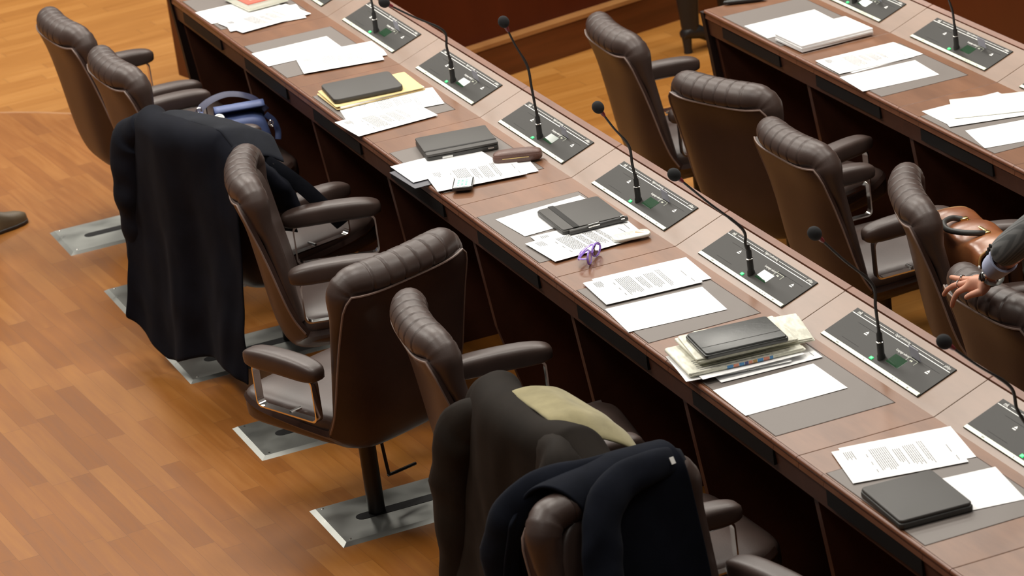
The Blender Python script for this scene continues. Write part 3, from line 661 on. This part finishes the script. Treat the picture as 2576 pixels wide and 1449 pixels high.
# ---- part 2: garments, bags, people
def drape(name, M4, mat, xr, ztop, hemF, hemB, seed, fold=.016, nx=56, nv=64, yt=-.312, rad=.066, parent=None, thick=.006, droop=(.25, .25, 1.2), ks=(17, 29), flare=.06, back_off=0.0, fr_y=.05):
    """cloth hung over a chair back; xr(v) gives the x range along the cloth (v 0 front hem .. 1 back hem)"""
    r = random.Random(seed); p1, p2, p3 = [r.uniform(0, 6) for _ in range(3)]; rows = []
    for j in range(nv + 1):
        v = j / nv; row = []
        for i in range(nx + 1):
            u = -1 + 2 * i / nx; x0, x1 = xr(v); x = x0 + (x1 - x0) * (u + 1) / 2
            zt = ztop
            if x < -.24: zt -= droop[0] * ((-x - .24) / .1) ** droop[2] * .1
            if x > .24: zt -= droop[1] * ((x - .24) / .1) ** droop[2] * .1
            curve = .045 * min(1, abs(x / .25)) ** 2.4
            hF = hemF(x); hB = hemB(x)
            if v < .3:
                f = 1 - v / .3; y = yt + rad + fr_y * f + curve; z = zt - rad - f * (zt - rad - hF); amp = fold * .7 * f; nrm = Vector((0, 1, 0))
            elif v < .5:
                a = (v - .3) / .2 * PI; y = yt + rad * math.cos(a) + curve; z = zt - rad + rad * math.sin(a); amp = fold * .15; nrm = Vector((0, math.cos(a), math.sin(a)))
            else:
                f = (v - .5) / .5; y = yt - rad - flare * f ** .8 - back_off + curve * (1 - f) ** 2 + .02 * math.sin(f * 3); z = zt - rad - f * (zt - rad - hB); amp = fold * (.25 + 1.1 * f); nrm = Vector((0, -1, 0))
            d = math.sin(ks[0] * x + p1 + 1.2 * v) + .6 * math.sin(ks[1] * x + p2 - 2.0 * v) + .7 * noise.noise(Vector((x * 6, v * 5, seed)))
            d2 = noise.noise(Vector((x * 14, v * 12, seed + 9))) * .35
            p = Vector((x + .4 * amp * math.cos(ks[0] * x + p3), y, z)) + nrm * (abs(amp) * (d * .55 + .45 + d2) + .004)
            row.append(M4 @ p)
        rows.append(row)
    g = G(); g.rings(rows, cap=False, closed=False)
    o = g.build(name, mat, parent, angle=180); md = o.modifiers.new('thick', 'SOLIDIFY'); md.thickness = thick; md.offset = -1
    sb = o.modifiers.new('sub', 'SUBSURF'); sb.levels = 1; sb.render_levels = 1
    return o
def sleeve(name, pts, rad, mat, parent, flat=.62, seed=1, n=8, up=(0, 1, 0)):
    p = spline(pts, n); N = len(p); r1 = []; r2 = []
    for i in range(N):
        t = i / (N - 1); k = min(int(t * (len(rad) - 1)), len(rad) - 2); f = t * (len(rad) - 1) - k; r = rad[k] * (1 - f) + rad[k + 1] * f
        w_ = 1 + .10 * math.sin(t * 19 + seed) + .06 * math.sin(t * 37 + seed * 2); r1.append(r * flat * w_); r2.append(r * (1 + .05 * math.sin(t * 23 + seed)))
    g = G(); g.tube(p, r1, 20, r2, up=up)
    for v in g.v: v += Vector((noise.noise(v * 14 + Vector((seed, 0, 0))), noise.noise(v * 14 + Vector((0, seed, 0))), 0)) * .010
    return g.build(name, mat, parent, angle=180)
def world_part(root, o):   # geometry given in room coordinates, moved into its thing's frame
    o.data.transform(Matrix.Translation(-Vector(root.location))); o.parent = root; return o
def sub_z(a, b, x, x0, x1): t = max(0, min(1, (x - x0) / (x1 - x0))); return a + (b - a) * t
# --- navy coat on the third chair
c3 = chairs[2]; m3 = cm(2)
coat = empty('overcoat', c3.location); tag(coat, 'long navy coat hung over the third chair back, reaching near the floor', 'coat')
def xr(v):
    t = max(0, (v - .5) / .5); return (-.31 - .05 * t ** .7, .36 + .02 * t)
world_part(coat, drape('coat_body', m3, M['navy'], xr, .942, lambda x: .55, lambda x: .105 + .07 * max(0, (-x - .15) / .2) + .03 * math.sin(x * 9), 3, fold=.024, droop=(.6, .75, 1.0), flare=.035))
world_part(coat, sleeve('sleeve', [m3 @ Vector(p) for p in [(-.24, -.31, .88), (-.315, -.33, .82), (-.335, -.345, .68), (-.345, -.345, .52), (-.35, -.335, .36)]], [.05, .075, .075, .068, .062], M['navy'], None, seed=2))
world_part(coat, sleeve('sleeve', [m3 @ Vector(p) for p in [(.28, -.28, .87), (.36, -.25, .80), (.385, -.20, .73), (.38, -.17, .66)]], [.05, .07, .06, .05], M['navy'], None, seed=5))
# collar and lapel folded towards the desk
g = G(); rows = []
for i in range(25):
    u = i / 24; x = -.12 + .47 * u; row = []
    for j in range(9):
        f = j / 8; zt = .945 - .75 * max(0, x - .24) * 1.0
        wd = .11 + .05 * math.sin(u * PI) + (.03 if u > .75 else 0)
        row.append(m3 @ Vector((x + .05 * f, -.30 + wd * f, zt + .014 * math.sin(f * PI) - .045 * f * f + .006 * noise.noise(Vector((x * 15, f * 3, 2))))))
    rows.append(row)
g.rings(rows, cap=False, closed=False); o = g.build('collar', M['denim'], angle=180); md = o.modifiers.new('thick', 'SOLIDIFY'); md.thickness = .010; sb = o.modifiers.new('sub', 'SUBSURF'); sb.levels = sb.render_levels = 1
world_part(coat, o)
g = G()
for x, y in ((.30, -.175), (.35, -.215), (.385, -.20)): g.lathe([(.007, 0), (.007, .004), (.003, .006)], 12, m3 @ Matrix.Translation((x, y, .925 - .7 * max(0, x - .24))))
world_part(coat, g.build('snap_button', M['chrome']))
# belt tab with eyelet hanging towards the next chair
P_ = [m3 @ Vector(p) for p in [(.33, -.24, .86), (.40, -.19, .80), (.45, -.13, .72), (.48, -.08, .64), (.50, -.04, .58)]]
g = G(); sp_ = spline(P_, 5); g.tube(sp_, .028, 8, .005, up=(0, 0, 1)); world_part(coat, g.build('belt_tab', M['denim'], angle=50))
g = G(); g.lathe([(.008, 0), (.009, .003), (.005, .004), (.004, 0)], 14, Matrix.Translation(sp_[-3] + Vector((0, -.006, .004))) @ Matrix.Rotation(R_(55), 4, 'X')); world_part(coat, g.build('eyelet', M['chrome']))
# --- blue handbag on the second chair
hb = empty('handbag', (1.235, -.155, .468), R_(78)); tag(hb, 'blue leather handbag with white metal fittings on the second chair', 'handbag')
def hbf(p): p = p.copy(); p.x *= 1 - .12 * (p.z / .08); return p
g = G(); g.pillow(0, 0, .075, .135, .062, .072, .45, .35, 32, 14, None, hbf); g.build('bag_body', M['blueb'], hb, angle=60)
g = G(); rows = []
for i in range(13):
    u = i / 12; row = []
    for j in range(10): a = R_(-70 + 190 * j / 9); row.append((-.055 + .185 * u, .004 + .076 * math.cos(a), .110 + .070 * math.sin(a)))
    rows.append([(x_, y_, z_ + .006) for x_, y_, z_ in row])
g.rings(rows, cap=False, closed=False); o = g.build('rolled_flap', M['blueb'], hb, angle=180); md = o.modifiers.new('t', 'SOLIDIFY'); md.thickness = .006
g = G(); g.tube(spline([(-.13, .02, .13), (-.09, .055, .185), (0, .085, .205), (.09, .08, .18), (.14, .05, .13)], 6), .003, 8, .020, up=(0, 0, 1)); g.build('strap', M['blued'], hb, angle=50)
g = G(); g.tube(spline([(-.135, .015, .135), (-.17, -.02, .11), (-.21, -.05, .10), (-.24, -.06, .07)], 5), .003, 8, .022, up=(0, 0, 1)); g.build('strap', M['blueb'], hb, angle=50)
g = G(); g.tube([(-.105, .030, .17), (-.10, -.02, .15), (-.09, -.055, .115)], .0035, 8, .010, up=(0, 0, 1)); g.build('strap', M['blueb'], hb, angle=50)
g = G(); g.lathe([(.019, 0), (.020, .004), (.014, .006), (.013, .003), (.001, .003)], 20, Matrix.Translation((-.045, -.075, .165)) @ Matrix.Rotation(R_(35), 4, 'X')); g.build('round_badge', M['white'], hb)
g = G()
for x, y, z in ((-.108, .03, .178), (.142, -.02, .10), (.148, .01, .085)): g.tube([(x + .009 * math.cos(a), y, z + .009 * math.sin(a)) for a in [2 * PI * k / 12 for k in range(12)]], .0025, 6, closed=True)
g.build('ring', M['chrome'], hb)
g = G(); g.tube(spline([(.13, .0, .13), (.155, .0, .10), (.165, .0, .06), (.160, -.01, .03)], 4), .003, 8, .011, up=(0, 1, 0)); g.build('strap', M['blueb'], hb, angle=50)
# --- dark olive coat on the seventh chair
m7 = cm(6); oc = empty('winter_coat', chairs[6].location); tag(oc, 'dark olive padded coat hung over a front row chair', 'coat')
def xr(v):
    t = max(0, (v - .5) / .5); return (-.30 - .02 * t, .36 + .03 * t)
world_part(oc, drape('coat_body', m7, M['olive'], xr, .945, lambda x: .62, lambda x: .16, 11, fold=.030, rad=.072, droop=(.5, .6, 1.0), ks=(12, 23), flare=.07))
world_part(oc, sleeve('sleeve', [m7 @ Vector(p) for p in [(-.16, -.33, .86), (-.255, -.37, .81), (-.295, -.40, .66), (-.305, -.41, .44), (-.30, -.42, .20)]], [.05, .075, .082, .08, .078], M['olive'], None, seed=7))
world_part(oc, sleeve('sleeve', [m7 @ Vector(p) for p in [(.18, -.31, .85), (.29, -.34, .845), (.36, -.38, .74), (.37, -.42, .50), (.36, -.43, .25)]], [.08, .105, .105, .09, .08], M['olive'], None, seed=8))
# beige scarf over the coat, on the desk side
sc_o = empty('scarf', m7 @ Vector((0, -.2, .9))); tag(sc_o, 'beige woollen scarf end lying over the dark olive coat', 'scarf')
g = G(); rows = []
for i in range(15):
    u = i / 14; row = []
    for j in range(15):
        v = j / 14; x = -.08 + .31 * u; f = v
        row.append(m7 @ Vector((x + .02 * f, -.30 + .21 * f, .948 + .014 * math.sin(f * 2.6 + .4) - .09 * f ** 2.2 - .22 * max(0, u - .75) * (1 - .3 * f) + .008 * noise.noise(Vector((u * 4, v * 4, 1))))))
    rows.append(row)
g.rings(rows, cap=False, closed=False); o = g.build('woven_cloth', M['beige'], angle=180); md = o.modifiers.new('t', 'SOLIDIFY'); md.thickness = .009; sb = o.modifiers.new('s', 'SUBSURF'); sb.levels = sb.render_levels = 1
world_part(sc_o, o)
# --- navy sweater on the eighth chair
m8 = cm(7); sw = empty('sweater', chairs[7].location); tag(sw, 'navy knitted sweater thrown over the chair at the bottom edge', 'sweater')
def xr(v):
    if v < .3: f = 1 - v / .3; return (-.20 - .02 * f, .10 + .06 * f)
    if v < .5: f = (v - .3) / .2; return (-.20, .10 + .12 * f)
    f = (v - .5) / .5; return (-.21 - .03 * f, .25 + .05 * f)
world_part(sw, drape('knitted_body', m8, M['navy2'], xr, .948, lambda x: .36, lambda x: .45, 21, fold=.026, rad=.078, ks=(15, 26), fr_y=.07, thick=.010))
world_part(sw, sleeve('sleeve', [m8 @ Vector(p) for p in [(-.22, -.25, .90), (-.10, -.235, .925), (.04, -.215, .90), (.11, -.165, .80), (.13, -.13, .66), (.12, -.10, .50)]], [.03, .042, .05, .05, .05, .045], M['navy2'], None, seed=12, flat=.55))
world_part(sw, sleeve('sleeve', [m8 @ Vector(p) for p in [(-.05, -.32, .93), (.10, -.345, .935), (.20, -.375, .90), (.25, -.40, .80), (.25, -.40, .62)]], [.025, .036, .045, .048, .045], M['navy2'], None, seed=14, flat=.6))
g = G(); g.box(-.006, .006, -.001, .001, -.009, .009, 0, m8 @ Matrix.Translation((-.165, -.222, .925)) @ Matrix.Rotation(R_(30), 4, 'X')); world_part(sw, g.build('white_label', M['white'], smooth=False))
# --- tan briefcase standing on the fourth chair of the back row
bc = empty('briefcase', (3.875, 1.475, LOW + .466), R_(-3)); tag(bc, 'tan leather satchel briefcase with top handle standing on a chair', 'briefcase')
g = G()
for k in range(3): g.pillow(0, -.052 + k * .050, .125, .185, .026, .125, .3, .25, 28, 12)
g.build('pockets', M['tan_dark'], bc, angle=60)
g = G(); rows = []
prof = [(-.086, .12), (-.090, .20), (-.086, .262), (-.070, .284), (-.03, .292), (.02, .292), (.062, .284), (.088, .262), (.118, .20), (.136, .13), (.125, .05)]
prof = [(p.x, p.y) for p in spline([(a, b, 0) for a, b in prof], 4)]
for i in range(21):
    x = -.205 + .41 * i / 20; sag = .006 * math.sin(i * .9); row = [(x, y, z + (sag if z > .27 else 0) + .006 * noise.noise(Vector((x * 9, y * 9, z * 9)))) for y, z in prof]; rows.append(row)
g.rings(rows, cap=False, closed=False); o = g.build('flap', M['tan'], bc, angle=180); md = o.modifiers.new('t', 'SOLIDIFY'); md.thickness = .005
for x in (-.205, .205):
    g = G(); g.tube([(x, y, z) for y, z in prof], .0035, 8); g.build('flap_edge', M['tan_edge'], o)
g = G(); g.tube(spline([(-.078, -.005, .297), (-.084, -.035, .306), (-.055, -.078, .310), (0, -.095, .308), (.055, -.078, .310), (.084, -.035, .306), (.078, -.005, .297)], 6), .0095, 12); h_ = g.build('handle', M['blackcover'], bc)
g = G(); g.box(-.09, .09, .008, .020, .290, .2945, .002); g.box(-.088, -.068, -.015, .015, .290, .302, .003); g.box(.068, .088, -.015, .015, .290, .302, .003); g.build('brass_mount', M['brass'], h_)
# ------------------------------------------------------------------ people
def skin_obj(name, joints, edges, mat, parent, sub=2, root=0):
    me = bpy.data.meshes.new(name); me.from_pydata([j[0] for j in joints], edges, []); me.materials.append(mat)
    o = bpy.data.objects.new(name, me); col.objects.link(o); o.parent = parent
    s = o.modifiers.new('skin', 'SKIN'); s.use_smooth_shade = True
    for i, j in enumerate(joints):
        r = j[1] if isinstance(j[1], tuple) else (j[1], j[1]); me.skin_vertices[0].data[i].radius = r; me.skin_vertices[0].data[i].use_root = (i == root)
    if sub: m = o.modifiers.new('sub', 'SUBSURF'); m.levels = m.render_levels = sub
    return o
def V(*a): return Vector(a)
# person at the right: only the left forearm and hand reach into the picture
pr_ = empty('person', (5.36, 1.14, LOW)); tag(pr_, 'person in grey suit cut off by the right edge, hand resting on a chair back', 'person')
o_ = pr_.location
def W(*p): return Vector(p) - o_
sh, el = W(5.30, 1.05, 1.14), W(5.165, 1.045, 1.03)
wr = W(4.800, 1.028, .747)
# torso, head, legs and both arms as one body (outside the picture apart from the hand)
J = [(V(0, .04, .98), (.09, .09)), (V(0, .05, 1.15), (.09, .09)), (V(0, .07, 1.34), (.09, .09)), (V(-.01, .04, 1.45), (.05, .05)), (V(-.02, 0, 1.54), (.055, .06)), (V(-.03, 0, 1.64), (.078, .09)), (V(-.02, 0, 1.73), (.07, .08)),
     (V(0, .09, .86), (.05, .05)), (V(-.02, .12, .50), (.055, .055)), (V(.02, .12, .09), (.038, .038)), (V(0, -.03, .86), (.05, .05)), (V(.03, -.08, .50), (.055, .055)), (V(.05, -.08, .09), (.038, .038)),
     (V(.0, .20, 1.385), (.035, .035)), (V(.06, .26, 1.12), (.042, .042)), (V(-.02, .27, .88), (.028, .028)), (V(-.03, .27, .79), (.035, .02)),
     (sh + V(0, 0, -.01), (.035, .035)), (el, (.042, .042)), (wr.lerp(el, .18), (.027, .024)), (wr, (.024, .018)), (W(4.797, 1.014, .722), (.022, .028)), (W(4.759, 1.010, .722), (.020, .030))]
Ed = [(0, 1), (1, 2), (2, 3), (3, 4), (4, 5), (5, 6), (0, 7), (7, 8), (8, 9), (0, 10), (10, 11), (11, 12), (2, 13), (13, 14), (14, 15), (15, 16), (2, 17), (17, 18), (18, 19), (19, 20), (20, 21), (21, 22)]
def finger(pts, rads):
    b = len(J)
    for p, r in zip(pts, rads): J.append((W(*p), (r, r)))
    Ed.append((22, b)); [Ed.append((b + k, b + k + 1)) for k in range(len(pts) - 1)]
finger([(4.702, 1.030, .716), (4.680, 1.045, .705), (4.668, 1.062, .685)], [.0095, .0078, .0065])
finger([(4.710, 1.010, .718), (4.671, .997, .712), (4.640, .996, .707), (4.616, .998, .701)], [.0105, .0085, .008, .0065])
finger([(4.724, .992, .716), (4.696, .968, .708), (4.668, .958, .688), (4.645, .955, .663)], [.0105, .009, .008, .0065])
finger([(4.744, .980, .711), (4.728, .958, .698), (4.714, .950, .670), (4.702, .950, .645)], [.0105, .009, .008, .0065])
b = len(J)
for p, r in zip([(4.805, .992, .714), (4.782, .972, .703), (4.765, .962, .690)], [.013, .0095, .0075]): J.append((W(*p), (r, r)))
Ed += [(21, b), (b, b + 1), (b + 1, b + 2)]
skin_obj('body', J, Ed, M['skin'], pr_)
JS = [(sh + V(.03, 0, .0), (.075, .075)), (sh.lerp(el, .5), (.064, .064)), (el, (.060, .060)), (el.lerp(W(4.895, 1.012, .85), .5), (.054, .054)), (W(4.888, 1.014, .842), (.047, .047))]
jb = JS + [(V(0, .05, .84), (.17, .17)), (V(0, .05, 1.0), (.165, .165)), (V(0, .06, 1.2), (.17, .17)), (V(0, .08, 1.36), (.15, .15)), (V(0, .20, 1.39), (.085, .085)), (V(.06, .27, 1.12), (.056, .056)), (V(-.01, .28, .90), (.046, .046))]
skin_obj('jacket', jb, [(0, 1), (1, 2), (2, 3), (3, 4), (5, 6), (6, 7), (7, 8), (8, 0), (8, 9), (9, 10), (10, 11)], M['suit'], pr_, root=6)
ax = (el - wr).normalized(); q4 = ax.to_track_quat('Z', 'Y').to_matrix().to_4x4()
g = G(); cs = W(4.845, 1.020, .792); g.lathe([(.034, 0), (.037, .002), (.040, .035), (.043, .075), (.036, .075), (.032, .004)], 26, Matrix.Translation(cs) @ q4); g.build('shirt_cuff', M['shirt'], pr_)
g = G(); g.lathe([(.0045, 0), (.0045, .003), (.001, .004)], 10, Matrix.Translation(cs + V(-.005, -.042, .012)) @ Matrix.Rotation(R_(90), 4, 'X')); g.build('cuff_button', M['white'], pr_)
g = G()
for k in range(3): g.lathe([(.0065, 0), (.0065, .004), (.002, .005)], 10, Matrix.Translation(W(4.915 + k * .013, .968 - .001 * k, .872 + k * .014)) @ Matrix.Rotation(R_(80), 4, 'X'))
g.build('sleeve_button', M['blackp'], pr_)
wc = wr.lerp(el, .05); g = G(); ring = []
for k in range(25):
    a = 2 * PI * k / 24; ring.append(Matrix.Translation(wc) @ q4 @ Vector((.0305 * math.cos(a), .0285 * math.sin(a), .003 * math.sin(3 * a))))
g.tube(ring[:-1], .0028, 6, .0075, up=ax, closed=True); wt = g.build('watch_strap', M['steel'], pr_, angle=40)
g = G(); g.lathe([(.014, -.002), (.015, .003), (.0125, .006), (.001, .006)], 22, Matrix.Translation(wc + V(.0, -.030, .0)) @ Matrix.Rotation(R_(80), 4, 'X')); g.build('watch_case', M['chrome'], wt)
g = G(); ring = [Matrix.Translation(wr.lerp(el, -.01)) @ q4 @ Vector((.027 * math.cos(a), .024 * math.sin(a), .004 * math.cos(a))) for a in [2 * PI * k / 22 for k in range(22)]]
g.tube(ring, .0040, 8, closed=True); g.build('bracelet', M['blackm'], pr_)
for p, q_, r in (((4.671, .997, .712), (4.710, 1.010, .718), .0105), ((4.696, .968, .708), (4.724, .992, .716), .0108)):
    a0, b0 = W(*p), W(*q_); c0 = a0.lerp(b0, .35); m_ = Matrix.Translation(c0) @ (b0 - a0).normalized().to_track_quat('Z', 'Y').to_matrix().to_4x4()
    g = G(); g.tube([m_ @ Vector((r * math.cos(a), r * math.sin(a), 0)) for a in [2 * PI * k / 18 for k in range(18)]], .0020, 6, .0026, closed=True); g.build('ring', M['chrome'], pr_)
skin_obj('trousers', [(V(0, .04, .92), (.12, .12)), (V(0, .11, .80), (.09, .09)), (V(-.02, .12, .48), (.075, .075)), (V(.02, .12, .07), (.06, .06)), (V(0, -.08, .80), (.09, .09)), (V(.03, -.08, .48), (.075, .075)), (V(.05, -.08, .07), (.06, .06))], [(0, 1), (1, 2), (2, 3), (0, 4), (4, 5), (5, 6)], M['suit'], pr_, sub=1)
g = G(); g.pillow(-.02, 0, 1.70, .092, .085, .085, .9, .9, 24, 14); g.pillow(.02, 0, 1.66, .075, .085, .10, .9, .9, 24, 14); g.build('hair', M['tan_dark'], pr_)
g = G(); g.pillow(-.118, 0, 1.645, .018, .013, .022, .9, .9, 14, 8); g.pillow(-.035, .083, 1.65, .014, .01, .03, .9, .9, 12, 8); g.pillow(-.035, -.083, 1.65, .014, .01, .03, .9, .9, 12, 8); g.build('nose_and_ears', M['skin'], pr_)
g = G(); g.pillow(-.100, .03, 1.67, .008, .012, .006, 1, 1, 12, 8); g.pillow(-.100, -.03, 1.67, .008, .012, .006, 1, 1, 12, 8); g.build('eyes', M['white'], pr_)
def shoe(name, M4, mat, parent, heel=.018, Ln=.28):
    g = G(); rows = []
    prof = [(0, .030, .055), (.03, .036, .075), (.09, .036, .085), (.14, .040, .070), (.19, .048, .050), (.235, .045, .040), (.262, .034, .030), (.276, .015, .022)]
    for y, w_, h_ in prof:
        row = []
        for k in range(18):
            a = 2 * PI * k / 18; x = w_ * math.copysign(abs(math.cos(a)) ** .8, math.cos(a)); z = max(.0, math.sin(a)) ** .8 * h_ if math.sin(a) > 0 else -.0
            row.append(M4 @ Vector((x, y * Ln / .28, .014 + z)))
        rows.append(row)
    g.rings(rows); o = g.build(name, mat, parent, angle=50)
    outl = [(w_ + .004, y * Ln / .28) for y, w_, h_ in prof] ; poly = [(x, y) for x, y in outl] + [(-x, y) for x, y in outl[::-1]]
    g = G(); g.prism(poly, 0, .015, M4, .002, 1); g.build('sole', M['sole'], o, angle=50); return o
# person at the left edge
pl = empty('person', (.30, -1.06, 0)); tag(pl, 'person whose taupe shoe toe alone shows at the left edge', 'person')
toe = Vector((.005, -.735, 0)); dr = Vector((-.12, .26, 0)).normalized()
ang = math.atan2(-dr.x, dr.y)
st = toe - dr * .275
mS = Matrix.Translation(st - pl.location) @ Matrix.Rotation(ang, 4, 'Z')
shoe('shoe', mS, M['shoe'], pl)
shoe('shoe', Matrix.Translation((-.22, -.38, 0)) @ Matrix.Rotation(ang, 4, 'Z'), M['shoe'], pl)
a1 = st - pl.location + Vector((.0, .05, 0))
skin_obj('trousers', [(a1 + V(0, 0, .10), (.055, .055)), (a1 + V(-.0, -.04, .5), (.07, .07)), (V(-.04, -.18, .88), (.12, .10)), (V(-.20, -.34, .5), (.07, .07)), (V(-.22, -.34, .10), (.055, .055))], [(0, 1), (1, 2), (2, 3), (3, 4)], M['jeans'], pl, root=2)
# person by the end of the right desk: black heeled boots
pb = empty('person', (-.80, 2.62, LOW)); tag(pb, 'person in black heeled boots behind the far end of the right desk', 'person')
def boot(M4, parent):
    g = G(); rows = []
    st_ = [(.0, 0, .060, .032), (.0, .005, .10, .040)]
    sec = [((0, .0, .085), .034, .038), ((0, .0, .13), .036, .044), ((0, .0, .20), .040, .048), ((0, .0, .30), .050, .056), ((0, -.002, .42), .054, .060)]
    for c, a_, b_ in sec: rows.append([M4 @ Vector((c[0] + a_ * math.cos(t), c[1] + b_ * math.sin(t), c[2])) for t in [2 * PI * k / 18 for k in range(18)]])
    g.rings(rows)
    rows = []
    for y, w_, zb_, zt_ in [(-.045, .026, .070, .11), (-.02, .036, .066, .135), (.04, .036, .052, .125), (.09, .038, .024, .085), (.14, .042, .006, .055), (.19, .038, .004, .042), (.215, .018, .006, .028)]:
        cz = (zb_ + zt_) / 2; h_ = (zt_ - zb_) / 2; rows.append([M4 @ Vector((w_ * math.cos(t), y, cz + h_ * math.sin(t))) for t in [2 * PI * k / 16 for k in range(16)]])
    g.rings(rows); o = g.build('boot', M['boot'], parent, angle=60)
    g = G(); g.lathe([(.020, 0), (.019, .02), (.024, .085)], 14, M4 @ Matrix.Translation((0, -.025, 0))); g.build('heel', M['boot'], o); return o
mB = Matrix.Translation(Vector((-.79, 2.56, LOW)) - pb.location) @ Matrix.Rotation(R_(8), 4, 'Z')
boot(mB, pb); boot(Matrix.Translation(Vector((-.80, 2.76, LOW)) - pb.location) @ Matrix.Rotation(R_(-10), 4, 'Z'), pb)
skin_obj('legs', [(V(.01, -.06, .40), (.055, .055)), (V(.01, -.03, .70), (.07, .07)), (V(.01, .03, .92), (.12, .11)), (V(0, .12, .70), (.07, .07)), (V(0, .14, .40), (.055, .055))], [(0, 1), (1, 2), (2, 3), (3, 4)], M['jeans'], pb, root=2)
